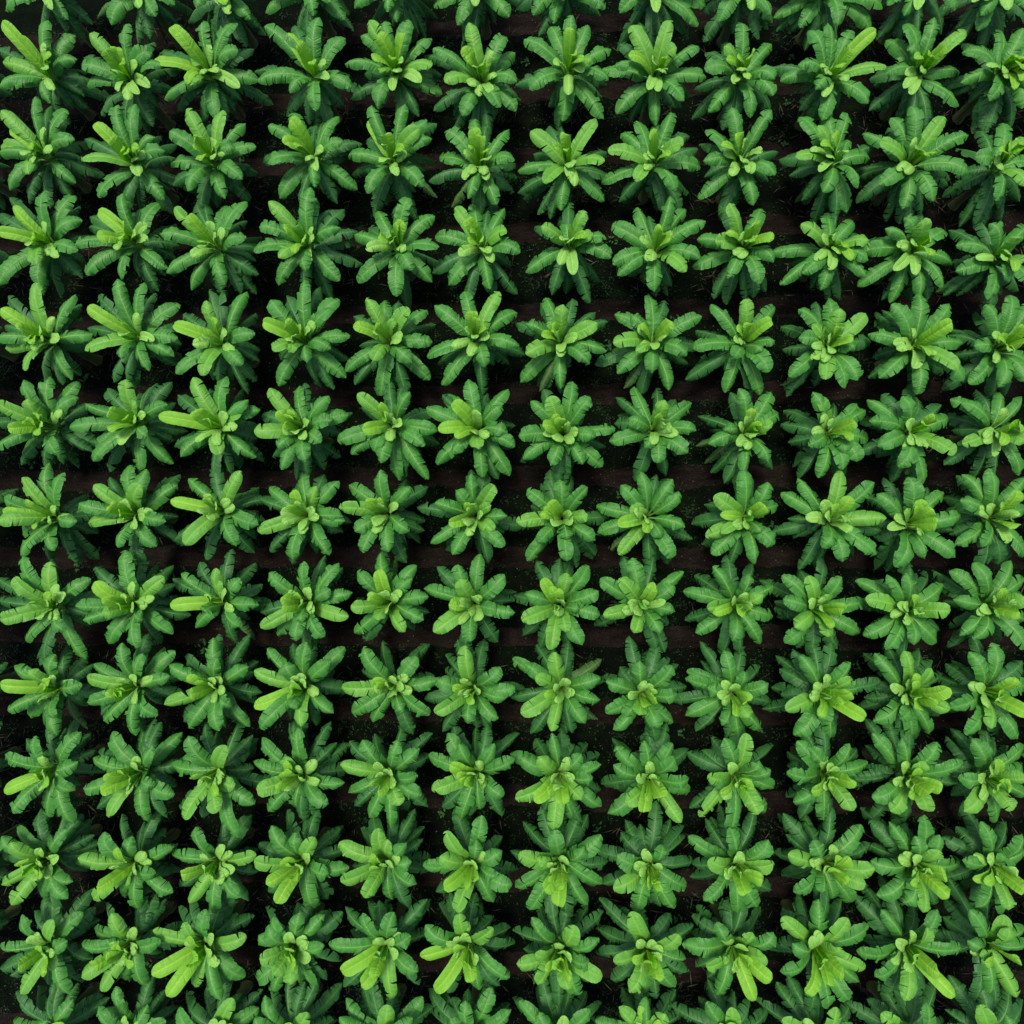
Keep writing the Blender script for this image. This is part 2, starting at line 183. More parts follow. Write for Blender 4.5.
# ------------------------------------------------------------------ camera
FPX, CAMH = 677.0, 21.0
NAD = (548.0, 556.0)                       # where straight down falls in the picture
dc = Vector((NAD[0]-512, -(NAD[1]-512), -FPX)).normalized()
zw = -dc
xw = (Vector((1, 0, 0)) - zw*zw.x).normalized()
yw = zw.cross(xw)
M = Matrix((xw, yw, zw))
cam_d = bpy.data.cameras.new('camera')
cam = bpy.data.objects.new('camera', cam_d)
C.objects.link(cam)
cam_d.sensor_width = 36
cam_d.lens = FPX/1024*36
cam_d.clip_end = 400
cam.matrix_world = Matrix.Translation((0, 0, CAMH)) @ M.to_4x4()
scene.camera = cam

def at(px, py, z):
    r = M @ Vector(((px-512)/FPX, -(py-512)/FPX, -1))
    t = (z-CAMH)/r.z
    return np.array((r.x*t, r.y*t, z))

# ------------------------------------------------------------------ materials
def new_mat(name):
    m = bpy.data.materials.new(name)
    m.use_nodes = True
    nt = m.node_tree
    nt.nodes.clear()
    return m, nt, nt.nodes, nt.links

def math_node(N, L, op, a, b=None, c=None, clamp=False):
    n = N.new('ShaderNodeMath'); n.operation = op; n.use_clamp = clamp
    for i, v in enumerate((a, b, c)):
        if v is None: continue
        if isinstance(v, (int, float)): n.inputs[i].default_value = v
        else: L.new(v, n.inputs[i])
    return n.outputs[0]

def mix_col(N, L, f, a, b, mode='MIX'):
    n = N.new('ShaderNodeMix'); n.data_type = 'RGBA'; n.blend_type = mode
    if isinstance(f, (int, float)): n.inputs[0].default_value = f
    else: L.new(f, n.inputs[0])
    for i, v in ((6, a), (7, b)):
        if isinstance(v, tuple): n.inputs[i].default_value = (*v, 1)
        else: L.new(v, n.inputs[i])
    return n.outputs[2]

def ramp(N, L, f, stops):
    n = N.new('ShaderNodeValToRGB')
    while len(n.color_ramp.elements) < len(stops): n.color_ramp.elements.new(0.5)
    for e, (p, c) in zip(n.color_ramp.elements, stops):
        e.position = p; e.color = (*c, 1) if isinstance(c, tuple) else (c, c, c, 1)
    L.new(f, n.inputs[0])
    return n.outputs[0]

def leaf_mat(name, base, base2, rib, under, spot=0.0, rough=0.42, trans=0.22, edge=0.5, edgecol=(0.17, 0.13, 0.05), veincon=0.18, coat=0.0):
    m, nt, N, L = new_mat(name)
    out = N.new('ShaderNodeOutputMaterial')
    uv = N.new('ShaderNodeUVMap'); uv.uv_map = 'UVMap'
    sp = N.new('ShaderNodeSeparateXYZ'); L.new(uv.outputs[0], sp.inputs[0])
    info = N.new('ShaderNodeObjectInfo')
    tc = N.new('ShaderNodeTexCoord')
    rnd = info.outputs['Random']
    av = math_node(N, L, 'ABSOLUTE', sp.outputs[1])
    # broad variation
    cmb = N.new('ShaderNodeCombineXYZ')
    L.new(sp.outputs[0], cmb.inputs[0]); L.new(sp.outputs[1], cmb.inputs[1]); L.new(math_node(N, L, 'MULTIPLY', rnd, 37.0), cmb.inputs[2])
    n1 = N.new('ShaderNodeTexNoise'); n1.inputs['Scale'].default_value = 2.2; n1.inputs['Detail'].default_value = 3
    L.new(cmb.outputs[0], n1.inputs['Vector'])
    f = math_node(N, L, 'ADD', math_node(N, L, 'MULTIPLY', rnd, 0.75), math_node(N, L, 'MULTIPLY', n1.outputs[0], 0.7))
    f = math_node(N, L, 'SUBTRACT', f, 0.3, clamp=True)
    col = mix_col(N, L, f, base, base2)
    # lateral veins: stripes across the blade, leaning to the tip
    st = math_node(N, L, 'SUBTRACT', sp.outputs[0], math_node(N, L, 'MULTIPLY', av, 0.05))
    cv = N.new('ShaderNodeCombineXYZ')
    L.new(math_node(N, L, 'MULTIPLY', st, 21.0), cv.inputs[0]); L.new(math_node(N, L, 'MULTIPLY', av, 0.6), cv.inputs[1]); L.new(math_node(N, L, 'MULTIPLY', rnd, 91.0), cv.inputs[2])
    n2 = N.new('ShaderNodeTexNoise'); n2.inputs['Scale'].default_value = 1.0; n2.inputs['Detail'].default_value = 2; n2.inputs['Roughness'].default_value = 0.65
    L.new(cv.outputs[0], n2.inputs['Vector'])
    v = ramp(N, L, n2.outputs[0], [(0.36, 1.0-veincon*1.35), (0.5, 1.0), (0.62, 1.0+veincon*1.8)])
    col = mix_col(N, L, 1.0, col, v, 'MULTIPLY')
    # paler midrib with a soft shoulder
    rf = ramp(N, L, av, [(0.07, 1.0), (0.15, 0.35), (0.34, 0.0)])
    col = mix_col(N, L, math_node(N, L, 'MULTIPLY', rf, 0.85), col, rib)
    # pale margins with edge highlights painted in; brown wear on b and x; blotches
    if edge:
        n4 = N.new('ShaderNodeTexNoise'); n4.inputs['Scale'].default_value = 9; n4.inputs['Detail'].default_value = 3
        L.new(cmb.outputs[0], n4.inputs['Vector'])
        ef = math_node(N, L, 'ADD', av, math_node(N, L, 'MULTIPLY_ADD', n4.outputs[0], 0.4, -0.22))
        ef = ramp(N, L, ef, [(0.84, 0.0), (0.96, 1.0)])
        col = mix_col(N, L, math_node(N, L, 'MULTIPLY', ef, edge), col, edgecol)
    if spot:
        n3 = N.new('ShaderNodeTexNoise'); n3.inputs['Scale'].default_value = 7; n3.inputs['Detail'].default_value = 4
        L.new(cmb.outputs[0], n3.inputs['Vector'])
        sf = ramp(N, L, n3.outputs[0], [(0.60-spot*0.25, 0.0), (0.68-spot*0.2, 1.0)])
        sf = math_node(N, L, 'MULTIPLY', sf, min(1.0, 0.35+spot))
        col = mix_col(N, L, sf, col, (0.16, 0.11, 0.035))
    geo = N.new('ShaderNodeNewGeometry')
    col = mix_col(N, L, math_node(N, L, 'MULTIPLY', geo.outputs['Backfacing'], 0.75), col, under)
    b = N.new('ShaderNodeBump'); b.inputs['Strength'].default_value = 0.9; b.inputs['Distance'].default_value = 0.032
    L.new(n2.outputs[0], b.inputs['Height'])
    p = N.new('ShaderNodeBsdfPrincipled')
    L.new(col, p.inputs['Base Color']); p.inputs['Roughness'].default_value = rough
    p.inputs['Specular IOR Level'].default_value = 0.27
    L.new(b.outputs[0], p.inputs['Normal'])
    t = N.new('ShaderNodeBsdfTranslucent'); L.new(mix_col(N, L, 1.0, col, (1.25, 1.35, 0.5), 'MULTIPLY'), t.inputs[0])
    mx = N.new('ShaderNodeMixShader'); mx.inputs[0].default_value = trans
    L.new(p.outputs[0], mx.inputs[1]); L.new(t.outputs[0], mx.inputs[2]); L.new(mx.outputs[0], out.inputs[0])
    return m

MAT = {
 'y': leaf_mat('young_leaf_green', (0.062, 0.275, 0.002), (0.122, 0.39, 0.003), (0.42, 0.66, 0.06), (0.19, 0.43, 0.04), edge=0.3, edgecol=(0.26, 0.50, 0.05), trans=0.25, rough=0.5, veincon=0.17),
 'c': leaf_mat('new_leaf_pale_green', (0.056, 0.265, 0.011), (0.110, 0.36, 0.020), (0.38, 0.62, 0.12), (0.24, 0.48, 0.10), edge=0.5, edgecol=(0.20, 0.46, 0.08), trans=0.22, rough=0.42, veincon=0.24),
 'G': leaf_mat('fresh_leaf_green', (0.027, 0.195, 0.005), (0.055, 0.270, 0.007), (0.26, 0.52, 0.07), (0.13, 0.34, 0.05), edge=0.5, edgecol=(0.17, 0.42, 0.06), veincon=0.30),
 'g': leaf_mat('mature_leaf_green', (0.016, 0.140, 0.008), (0.040, 0.228, 0.011), (0.21, 0.46, 0.09), (0.06, 0.22, 0.04), edge=0.5, edgecol=(0.09, 0.28, 0.055), rough=0.40, veincon=0.42),
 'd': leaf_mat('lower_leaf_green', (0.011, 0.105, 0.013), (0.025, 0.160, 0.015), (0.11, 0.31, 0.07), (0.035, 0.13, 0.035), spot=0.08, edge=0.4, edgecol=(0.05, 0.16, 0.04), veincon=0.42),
 'b': leaf_mat('browning_leaf', (0.014, 0.09, 0.012), (0.032, 0.13, 0.014), (0.12, 0.24, 0.06), (0.05, 0.11, 0.03), spot=0.10, edge=0.4, rough=0.6, trans=0.12, veincon=0.35),
 'x': leaf_mat('dry_leaf_brown', (0.022, 0.016, 0.010), (0.065, 0.048, 0.028), (0.08, 0.06, 0.04), (0.06, 0.045, 0.03), edge=0.3, rough=0.8, trans=0.06),
}

def stem_mat():
    m, nt, N, L = new_mat('pseudostem_sheath')
    out = N.new('ShaderNodeOutputMaterial')
    tc = N.new('ShaderNodeTexCoord'); mp = N.new('ShaderNodeMapping'); mp.inputs['Scale'].default_value = (6, 6, 1.2)
    L.new(tc.outputs['Object'], mp.inputs[0])
    n = N.new('ShaderNodeTexNoise'); n.inputs['Scale'].default_value = 2.5; n.inputs['Detail'].default_value = 5
    L.new(mp.outputs[0], n.inputs[0])
    c = ramp(N, L, n.outputs[0], [(0.3, (0.05, 0.09, 0.025)), (0.5, (0.10, 0.14, 0.04)), (0.65, (0.11, 0.075, 0.04))])
    p = N.new('ShaderNodeBsdfPrincipled'); L.new(c, p.inputs['Base Color']); p.inputs['Roughness'].default_value = 0.6
    b = N.new('ShaderNodeBump'); b.inputs['Strength'].default_value = 0.4; L.new(n.outputs[0], b.inputs['Height']); L.new(b.outputs[0], p.inputs['Normal'])
    L.new(p.outputs[0], out.inputs[0])
    return m
MAT_STEM = stem_mat()

def ground_mat(name, c1, c2, c3, sc, speck=None, stretch=1.0, rough=0.95):
    m, nt, N, L = new_mat(name)
    out = N.new('ShaderNodeOutputMaterial')
    tc = N.new('ShaderNodeTexCoord'); mp = N.new('ShaderNodeMapping'); mp.inputs['Scale'].default_value = (1, stretch, 1)
    L.new(tc.outputs['Object'], mp.inputs[0])
    n = N.new('ShaderNodeTexNoise'); n.inputs['Scale'].default_value = sc; n.inputs['Detail'].default_value = 8; n.inputs['Roughness'].default_value = 0.7
    L.new(mp.outputs[0], n.inputs[0])
    c = ramp(N, L, n.outputs[0], [(0.35, c1), (0.5, c2), (0.68, c3)])
    n2 = N.new('ShaderNodeTexNoise'); n2.inputs['Scale'].default_value = 22; n2.inputs['Detail'].default_value = 4
    L.new(tc.outputs['Object'], n2.inputs[0])
    c = mix_col(N, L, 1.0, c, ramp(N, L, n2.outputs[0], [(0.3, 0.55), (0.7, 1.5)]), 'MULTIPLY')
    if speck:
        n3 = N.new('ShaderNodeTexNoise'); n3.inputs['Scale'].default_value = 13; n3.inputs['Detail'].default_value = 2
        L.new(tc.outputs['Object'], n3.inputs[0])
        c = mix_col(N, L, ramp(N, L, n3.outputs[0], [(0.66, 0.0), (0.72, 1.0)]), c, speck)
    p = N.new('ShaderNodeBsdfPrincipled'); L.new(c, p.inputs['Base Color']); p.inputs['Roughness'].default_value = rough
    p.inputs['Specular IOR Level'].default_value = 0.04
    b = N.new('ShaderNodeBump'); b.inputs['Strength'].default_value = 0.8; b.inputs['Distance'].default_value = 0.04
    L.new(n2.outputs[0], b.inputs['Height']); L.new(b.outputs[0], p.inputs['Normal'])
    L.new(p.outputs[0], out.inputs[0])
    return m

def plain_mat(name, ca, cb, rough=0.8, trans=0.0):
    m, nt, N, L = new_mat(name)
    out = N.new('ShaderNodeOutputMaterial')
    g = N.new('ShaderNodeNewGeometry')
    c = mix_col(N, L, g.outputs['Random Per Island'], ca, cb)
    p = N.new('ShaderNodeBsdfPrincipled'); L.new(c, p.inputs['Base Color']); p.inputs['Roughness'].default_value = rough
    p.inputs['Specular IOR Level'].default_value = 0.2
    L.new(p.outputs[0], out.inputs[0])
    return m

# ------------------------------------------------------------------ mesh helper
def mesh_from(name, V, F, UV=None, mat=None, smooth=True):
    """V (n,3) array, F (m,4) int array, UV per vertex (n,2)"""
    me = bpy.data.meshes.new(name)
    V = np.asarray(V, dtype=np.float32); F = np.asarray(F, dtype=np.int32)
    k = F.shape[1]
    me.vertices.add(len(V)); me.vertices.foreach_set('co', V.ravel())
    me.loops.add(F.size); me.loops.foreach_set('vertex_index', F.ravel())
    me.polygons.add(len(F))
    me.polygons.foreach_set('loop_start', np.arange(len(F), dtype=np.int32)*k)
    me.polygons.foreach_set('loop_total', np.full(len(F), k, dtype=np.int32))
    if UV is not None:
        l = me.uv_layers.new(name='UVMap')
        l.data.foreach_set('uv', np.asarray(UV, dtype=np.float32)[F.ravel()].ravel())
    me.polygons.foreach_set('use_smooth', np.full(len(F), smooth))
    if mat: me.materials.append(mat)
    me.update()
    return me

# ------------------------------------------------------------------ leaf
def norm(a): return a/np.sqrt(np.einsum('...i,...i->...', a, a)+1e-18)[..., None]
def cross(a, b):
    o = np.empty(np.broadcast(a, b).shape)
    o[..., 0] = a[..., 1]*b[..., 2]-a[..., 2]*b[..., 1]
    o[..., 1] = a[..., 2]*b[..., 0]-a[..., 0]*b[..., 2]
    o[..., 2] = a[..., 0]*b[..., 1]-a[..., 1]*b[..., 0]
    return o

def leaf_arrays(base, tip, kind, W):
    """a banana leaf from base to tip (local coordinates of the plant)."""
    base = np.array(base, float); tip = np.array(tip, float)
    h = tip-base; hor = np.array((h[0], h[1], 0)); hd = np.linalg.norm(hor); hn = hor/max(hd, 1e-3)
    R = random.random
    side_wob = np.array((-hn[1], hn[0], 0))*(R()-0.5)*0.16
    if kind in 'yG':   up = 0.30+0.12*R()
    elif kind == 'c':  up = 0.20+0.10*R()
    elif kind == 'g':  up = 0.36+0.15*R()
    elif kind == 'x':  up = 0.30
    else:              up = 0.42+0.12*R()
    p0, p3 = base, tip
    p1 = base + hor*0.22 + np.array((0, 0, max(h[2], 0)*0.55+up*0.75)) + side_wob*0.5
    k2 = 0.74 if kind != 'x' else 0.85
    p2 = base + hor*k2 + np.array((0, 0, h[2]*0.9+up*(0.9 if kind in 'gdb' else 0.55))) + side_wob
    pet = 0.13 if kind in 'gdb' else (0.06 if kind != 'x' else 0.1)
    def bez(t):
        t = np.asarray(t)[..., None]
        return (1-t)**3*p0+3*(1-t)**2*t*p1+3*(1-t)*t*t*p2+t**3*p3
    def tan(t):
        t = np.asarray(t)[..., None]
        return norm(3*(1-t)**2*(p1-p0)+6*(1-t)*t*(p2-p1)+3*t*t*(p3-p2))
    ts = np.linspace(0, 1, 40); L = np.linalg.norm(np.diff(bez(ts), axis=0), axis=1).sum()
    us = np.concatenate((np.linspace(0, 0.86, 24), (0.89, 0.92, 0.945, 0.965, 0.982, 0.994, 1.0)))   # closer together at the rounded tip
    nU = len(us)
    roll = (R()-0.5)*0.6
    corr = dict(y=0.002, G=0.005, c=0.005, g=0.007, d=0.008, b=0.013, x=0.02)[kind]
    serr = dict(y=0.02, G=0.05, c=0.04, g=0.09, d=0.11, b=0.2, x=0.4)[kind]
    V, F, UV = [], [], []
    nV = 4
    vv = np.linspace(0, 1, nV+1)
    def width(u):
        a = np.clip(u/0.20, 0, 1); wa = np.sin(a*math.pi/2)**0.75
        b = np.clip((u-0.60)/0.40, 0, 1); wb = np.clip(1-b**2.3, 0, 1)**0.55
        return W*wa*wb*(0.92+0.08*np.sin(u*math.pi))
    curl = dict(y=0.50, G=0.32, c=0.45, g=0.14, d=-0.05, b=-0.1, x=-0.8)[kind] + (R()-0.5)*0.35
    bend = dict(y=-0.25, G=-0.28, c=-0.35, g=-0.32, d=-0.35, b=-0.6, x=-1.0)[kind] - R()*0.38
    rip = dict(y=0.008, G=0.012, c=0.010, g=0.018, d=0.020, b=0.03, x=0.05)[kind]
    ntear = dict(y=(0, 1), G=(1, 5), c=(0, 2), g=(4, 10), d=(5, 13), b=(7, 13), x=(8, 13))[kind]
    for sgn in (1, -1):
        nt = random.randint(*ntear)
        cuts = sorted(set([0, nU-1]+[random.randint(3, nU-2) for _ in range(nt)]))
        ph = R()*6.28; fr = random.uniform(9, 18)
        c_off = (R()-0.5)*0.2
        for a, b in zip(cuts[:-1], cuts[1:]):
            uu = us[a:b+1]
            U0, Vg = np.meshgrid(uu, vv, indexing='ij')
            ctr = 0.5*(uu[0]+uu[-1])
            gap = random.choice((0.0, 0.02, 0.05, 0.09, 0.16) if kind in 'yGcg' else (0.02, 0.06, 0.12, 0.2, 0.3))*(0 if kind == 'y' else 1)
            lo = 0 if a == 0 else 1; hi = 0 if b == nU-1 else 1
            Us = U0.copy()
            sh = (U0-ctr)
            Us = U0 - sh*gap*Vg*np.where(sh < 0, lo, hi)
            lean = 0.055*Vg*np.sin(np.clip(U0, 0, 1)*math.pi)     # veins lean towards the tip
            T = pet+(1-pet)*np.clip(Us+lean, 0, 1)
            P = bez(T); Tn = tan(T)
            S = norm(cross(Tn, np.array((0, 0, 1.0))) + 1e-4*np.array((1, 0, 0)))
            S = norm(S*0.9 + 0.1*norm(cross(Tn, np.array((hn[0]*-0.3, hn[1]*-0.3, 1.0)))))
            Nn = norm(cross(S, Tn))
            cr, sr = math.cos(roll), math.sin(roll)
            S2 = S*cr+Nn*sr; N2 = Nn*cr-S*sr
            w = width(U0)*(1+0.05*random.uniform(-1, 1)*Vg)
            dl = random.uniform(-0.3, 0.3)*(0.3 if kind in 'y' else 1)
            ang = curl+c_off+dl*Vg + bend*Vg**1.3
            tipfold = 0.0
            ang = ang+tipfold*Vg
            x = w*Vg*np.cos(ang*0.8); z = w*Vg*np.sin(ang) + rip*Vg*np.sin(U0*fr+ph) + 0.006*Vg*np.sin(U0*47+ph)
            # a small notch irregularity on the margin
            tooth = rng.uniform(-1, 0.3, U0.shape[0])[:, None]*np.sin(np.clip(U0*1.02, 0, 1)*math.pi)**0.4
            x = x*(1+serr*tooth*Vg**6)
            z = z+0.012*tooth*Vg**2+corr*rng.uniform(-1, 1, U0.shape[0])[:, None]*Vg**0.8
            Q = P+S2*(sgn*x)[..., None]+N2*z[..., None]
            off = sum(len(q) for q in V)
            n, m_ = U0.shape
            V.append(Q.reshape(-1, 3)); UV.append(np.stack((U0*L, sgn*Vg), -1).reshape(-1, 2))
            i, j = np.meshgrid(np.arange(n-1), np.arange(m_-1), indexing='ij')
            q0 = off+(i*m_+j).ravel(); q1 = q0+m_; q2 = q1+1; q3 = q0+1
            F.append(np.stack((q0, q3, q2, q1) if sgn < 0 else (q0, q1, q2, q3), -1))
    # petiole and midrib: a tapering tube under the blade
    tt = np.linspace(0, 0.97, 12); P = bez(tt); Tn = tan(tt)
    S = norm(cross(Tn, np.array((0, 0, 1.0)))+1e-4); Nn = norm(cross(S, Tn))
    rad = 0.028*(1-tt)**0.8+0.004
    off = sum(len(q) for q in V)
    ring = []
    for k in range(5):
        a = k/5*2*math.pi
        ring.append(P - Nn*(rad*0.75)[:, None] + S*(rad*math.cos(a))[:, None] + Nn*(rad*math.sin(a))[:, None])
    ring = np.stack(ring, 1)
    V.append(ring.reshape(-1, 3)); uvr = np.zeros((60, 2)); uvr[:, 0] = np.repeat(tt*L, 5); UV.append(uvr)
    i, j = np.meshgrid(np.arange(11), np.arange(5), indexing='ij')
    q0 = off+(i*5+j).ravel(); q1 = off+(i*5+(j+1) % 5).ravel()
    F.append(np.stack((q0, q0+5, q1+5, q1), -1))
    return np.concatenate(V), np.concatenate(F), np.concatenate(UV)

def stem_mesh(h):
    n, m = 9, 14
    V = []
    for i in range(n):
        t = i/(n-1)
        r = 0.135*(1-t)**0.6*0.55+0.075+(0.03 if i == 0 else 0)
        for j in range(m):
            a = 2*math.pi*j/m
            rr = r*(1+0.10*math.sin(3*a+t*5)+0.03*random.uniform(-1, 1))
            V.append((rr*math.cos(a), rr*math.sin(a), t*h))
    F = [(i*m+j, i*m+(j+1) % m, (i+1)*m+(j+1) % m, (i+1)*m+j) for i in range(n-1) for j in range(m)]
    return mesh_from('pseudostem', V, F, None, MAT_STEM)

# ------------------------------------------------------------------ plants
ORD = ['', 'first', 'second', 'third', 'fourth', 'fifth', 'sixth', 'seventh', 'eighth', 'ninth', 'tenth', 'eleventh', 'twelfth']
NUM = {0: 'no', 1: 'one', 2: 'two', 3: 'three', 4: 'four', 5: 'five', 6: 'six'}
ZC = 1.85
TARGET = dict(y=1.36, c=1.05, G=1.44, g=1.43, d=1.50, b=1.45)
ZR = dict(y=(0.45, 1.15), c=(0.75, 1.25), G=(0.25, 0.95), g=(-0.15, 0.75), d=(-0.95, -0.15), b=(-1.2, -0.4))
WID = dict(y=0.192, c=0.160, G=0.212, g=0.220, d=0.220, b=0.18)
plant_xy = []

def solve_tip(px, py, base, k):
    best = None
    lo, hi = ZR[k]
    for s in range(13):
        z = ZC+lo+(hi-lo)*s/12
        p = at(px, py, z)
        d = abs(np.linalg.norm(p-base)-TARGET[k])
        if best is None or d < best[0]-1e-3: best = (d, p)
    return best[1]

def make_leaf(root, base, tip, k, W, name='leaf', label=None):
    V, F, UV = leaf_arrays(base, tip, k, W)
    me = mesh_from(name, V, F, UV, MAT[k])
    o = bpy.data.objects.new(name, me)
    C.objects.link(o); o.parent = root
    if label: o['label'] = label
    return o

def make_plant(px, py, leaves, label, extra=4, group='banana plants set out in rows'):
    global ZC
    ZC = 1.85+random.uniform(-0.14, 0.14)
    c = at(px, py, ZC)
    root = bpy.data.objects.new('banana_plant', None)
    root.empty_display_size = 0.3
    C.objects.link(root)
    root.location = (c[0], c[1], 0)
    root['label'] = label; root['category'] = 'banana plant'; root['group'] = group
    plant_xy.append((c[0], c[1]))
    g0 = np.array((c[0], c[1], 0.0))
    o = bpy.data.objects.new('pseudostem', stem_mesh(ZC-0.02)); C.objects.link(o); o.parent = root
    angs = []
    for (lx, ly, k) in leaves:
        if k in 'yGgd': lx, ly = px+(lx-px)*1.04, py+(ly-py)*1.04
        tip = solve_tip(lx, ly, c, k)
        if k == 'g' and tip[2]-ZC > 0.5 and random.random() < 0.12: k = 'G'
        # base leaves spring from round the crown
        d = tip-c; a = math.atan2(d[1], d[0]); angs.append(a)
        zb = dict(y=0.02, c=0.05, G=0.0, g=-0.05, d=-0.16, b=-0.25)[k]
        rb = 0.05
        base = np.array((rb*math.cos(a), rb*math.sin(a), ZC+zb))
        L = np.linalg.norm(tip-c)
        W = WID[k]*(0.72+0.28*min(1, L/1.35))*random.uniform(0.9, 1.1)
        lab = {'y': 'lime young leaf', 'b': 'browning leaf', 'c': 'pale newly opened leaf'}.get(k)
        make_leaf(root, base, tip-g0, k, W, label=lab)
    # one or two more half-opened leaves beside the young ones
    yl = [l for l in leaves if l[2] in 'yG'] or leaves
    my = (sum(l[0] for l in yl)/len(yl)-px, sum(l[1] for l in yl)/len(yl)-py)
    ma = math.atan2(my[1], my[0])
    for q, k in enumerate(random.choice(('yG', 'yc', 'yy', 'y'))):
        an = ma+random.uniform(-0.9, 0.9)*(1+q*0.5); rr = random.uniform(15, 27)
        tip = solve_tip(px+rr*math.cos(an), py+rr*math.sin(an), c, k)
        d = tip-c; a = math.atan2(d[1], d[0])
        make_leaf(root, (0.04*math.cos(a), 0.04*math.sin(a), ZC+0.03), tip-g0, k, WID[k]*0.68, label='lime young leaf' if k == 'y' else None)
    for q in range(random.randint(1, 2)):    # the tight cluster of folded leaves at the heart
        an = random.uniform(0, 6.283); rr = random.uniform(8, 17)
        tip = solve_tip(px+rr*math.cos(an), py+rr*math.sin(an), c, 'c')
        d = tip-c; a = math.atan2(d[1], d[0])
        make_leaf(root, (0.04*math.cos(a), 0.04*math.sin(a), ZC+0.05), tip-g0, 'c', 0.135, label='pale newly opened leaf')
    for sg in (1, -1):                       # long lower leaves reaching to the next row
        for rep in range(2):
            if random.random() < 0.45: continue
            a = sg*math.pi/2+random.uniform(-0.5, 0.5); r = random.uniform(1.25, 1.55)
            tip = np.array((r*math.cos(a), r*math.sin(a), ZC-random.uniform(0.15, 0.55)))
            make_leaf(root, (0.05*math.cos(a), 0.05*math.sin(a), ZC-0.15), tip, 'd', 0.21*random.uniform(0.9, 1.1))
    a0 = random.uniform(0, 6.283)
    inw = math.atan2(-(c[1]+1.4), -(c[0]-1.1)); ecc = min(1, math.hypot(c[0], c[1])/12)
    nin = int(round(3.5*ecc))
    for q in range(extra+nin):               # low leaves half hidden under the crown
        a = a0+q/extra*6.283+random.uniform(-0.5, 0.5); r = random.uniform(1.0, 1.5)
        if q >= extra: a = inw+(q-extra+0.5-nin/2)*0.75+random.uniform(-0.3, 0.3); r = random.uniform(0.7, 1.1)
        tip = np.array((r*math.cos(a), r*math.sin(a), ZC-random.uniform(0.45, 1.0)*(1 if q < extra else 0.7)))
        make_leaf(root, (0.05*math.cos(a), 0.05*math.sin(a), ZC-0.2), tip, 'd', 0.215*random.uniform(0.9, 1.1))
    for q in range(random.randint(2, 4)):    # dead leaves hanging round the stem
        a = random.uniform(0, 6.283); r = random.uniform(0.3, 0.65)
        tip = np.array((r*math.cos(a), r*math.sin(a), random.uniform(0.1, 0.6)))
        make_leaf(root, (0.08*math.cos(a), 0.08*math.sin(a), ZC-0.45), tip, 'x', 0.055*random.uniform(0.6, 1.3), 'dead_leaf', 'dry brown hanging leaf')
    return root

def dirword(dx, dy):
    a = math.degrees(math.atan2(-dy, dx)) % 360
    return ['right', 'upper right', 'up', 'upper left', 'left', 'lower left', 'down', 'lower right'][int((a+22.5)//45) % 8]

tile = (0, 0)
for ln in DATA.strip().split('\n'):
    if ln[0] == 'T':
        tile = tuple(int(v)*256 for v in ln.split()[1:]); continue
    head, body = ln.split('|')
    r, c, cx, cy = [int(v) for v in head.split()]
    tk = body.split()
    lv = []
    for i in range(0, len(tk), 2):
        k = tk[i+1][-1]
        lv.append((tile[0]+int(tk[i])/4, tile[1]+int(tk[i+1][:-1])/4, k))
    cxp, cyp = tile[0]+cx/4, tile[1]+cy/4
    ys = [l for l in lv if l[2] == 'y']
    br = [l for l in lv if l[2] == 'b']
    if r == 0:
        lab = f'banana plant cut off by the top edge, {ORD[c]} from left'
    elif r == 12:
        lab = f'banana plant cut off by the bottom edge, {ORD[c]} from left'
    else:
        if br: feat = 'browning low leaf'
        elif ys:
            m = max(ys, key=lambda l: (l[0]-cxp)**2+(l[1]-cyp)**2)
            feat = f'lime leaf pointing {dirword(m[0]-cxp, m[1]-cyp)}'
        else: feat = 'pale green heart'
        lab = f'banana plant, {feat}, {ORD[c]} from left in {ORD[r]} full row from top'
    ex = 3
    if r in (0, 12):                          # leaves outside the frame
        ex = 4
        s = -1 if r == 0 else 1
        for q in range(7):
            a = math.radians(q*26+12+random.uniform(-8, 8)) * s
            rr = random.uniform(38, 50)
            lv.append((cxp+rr*math.cos(a), cyp+rr*math.sin(a), random.choice('gggGd')))
        for q in range(4):
            a = random.uniform(0, 6.28)
            lv.append((cxp+16*math.cos(a), cyp+16*math.sin(a)+s*8, 'c' if q else 'y'))
    make_plant(cxp, cyp, lv, lab, ex)

# the columns that only put leaf tips into the frame at its left and right edge
rows_y = {1: 80, 2: 163, 3: 245, 4: 338, 5: 427, 6: 516, 7: 603, 8: 688, 9: 770, 10: 857, 11: 942}
for side, cx0 in ((0, -40), (13, 1083)):
    for r, y in rows_y.items():
        lv = []
        n = 11
        for q in range(n):
            a = q/n*6.283+random.uniform(-0.15, 0.15)
            rr = random.uniform(38, 49)
            lx = cx0+rr*math.cos(a)+(cx0-548)*0.02
            if side == 0: lx = min(lx, random.uniform(-6, 12))
            else: lx = max(lx, random.uniform(1022, 1034))
            lv.append((lx, y+rr*math.sin(a)+(y-556)*0.02, random.choice('ggGgd')))
        for q in range(5):
            a = random.uniform(0, 6.28)
            lv.append((cx0+18*math.cos(a)+(cx0-548)*0.03, y+18*math.sin(a)+(y-556)*0.03, 'c' if q > 1 else 'y'))
        w = 'left' if side == 0 else 'right'
        make_plant(cx0+(6 if side == 0 else -4), y, lv, f'banana plant mostly cut off by the {w} edge beside the {ORD[r]} full row', 1)

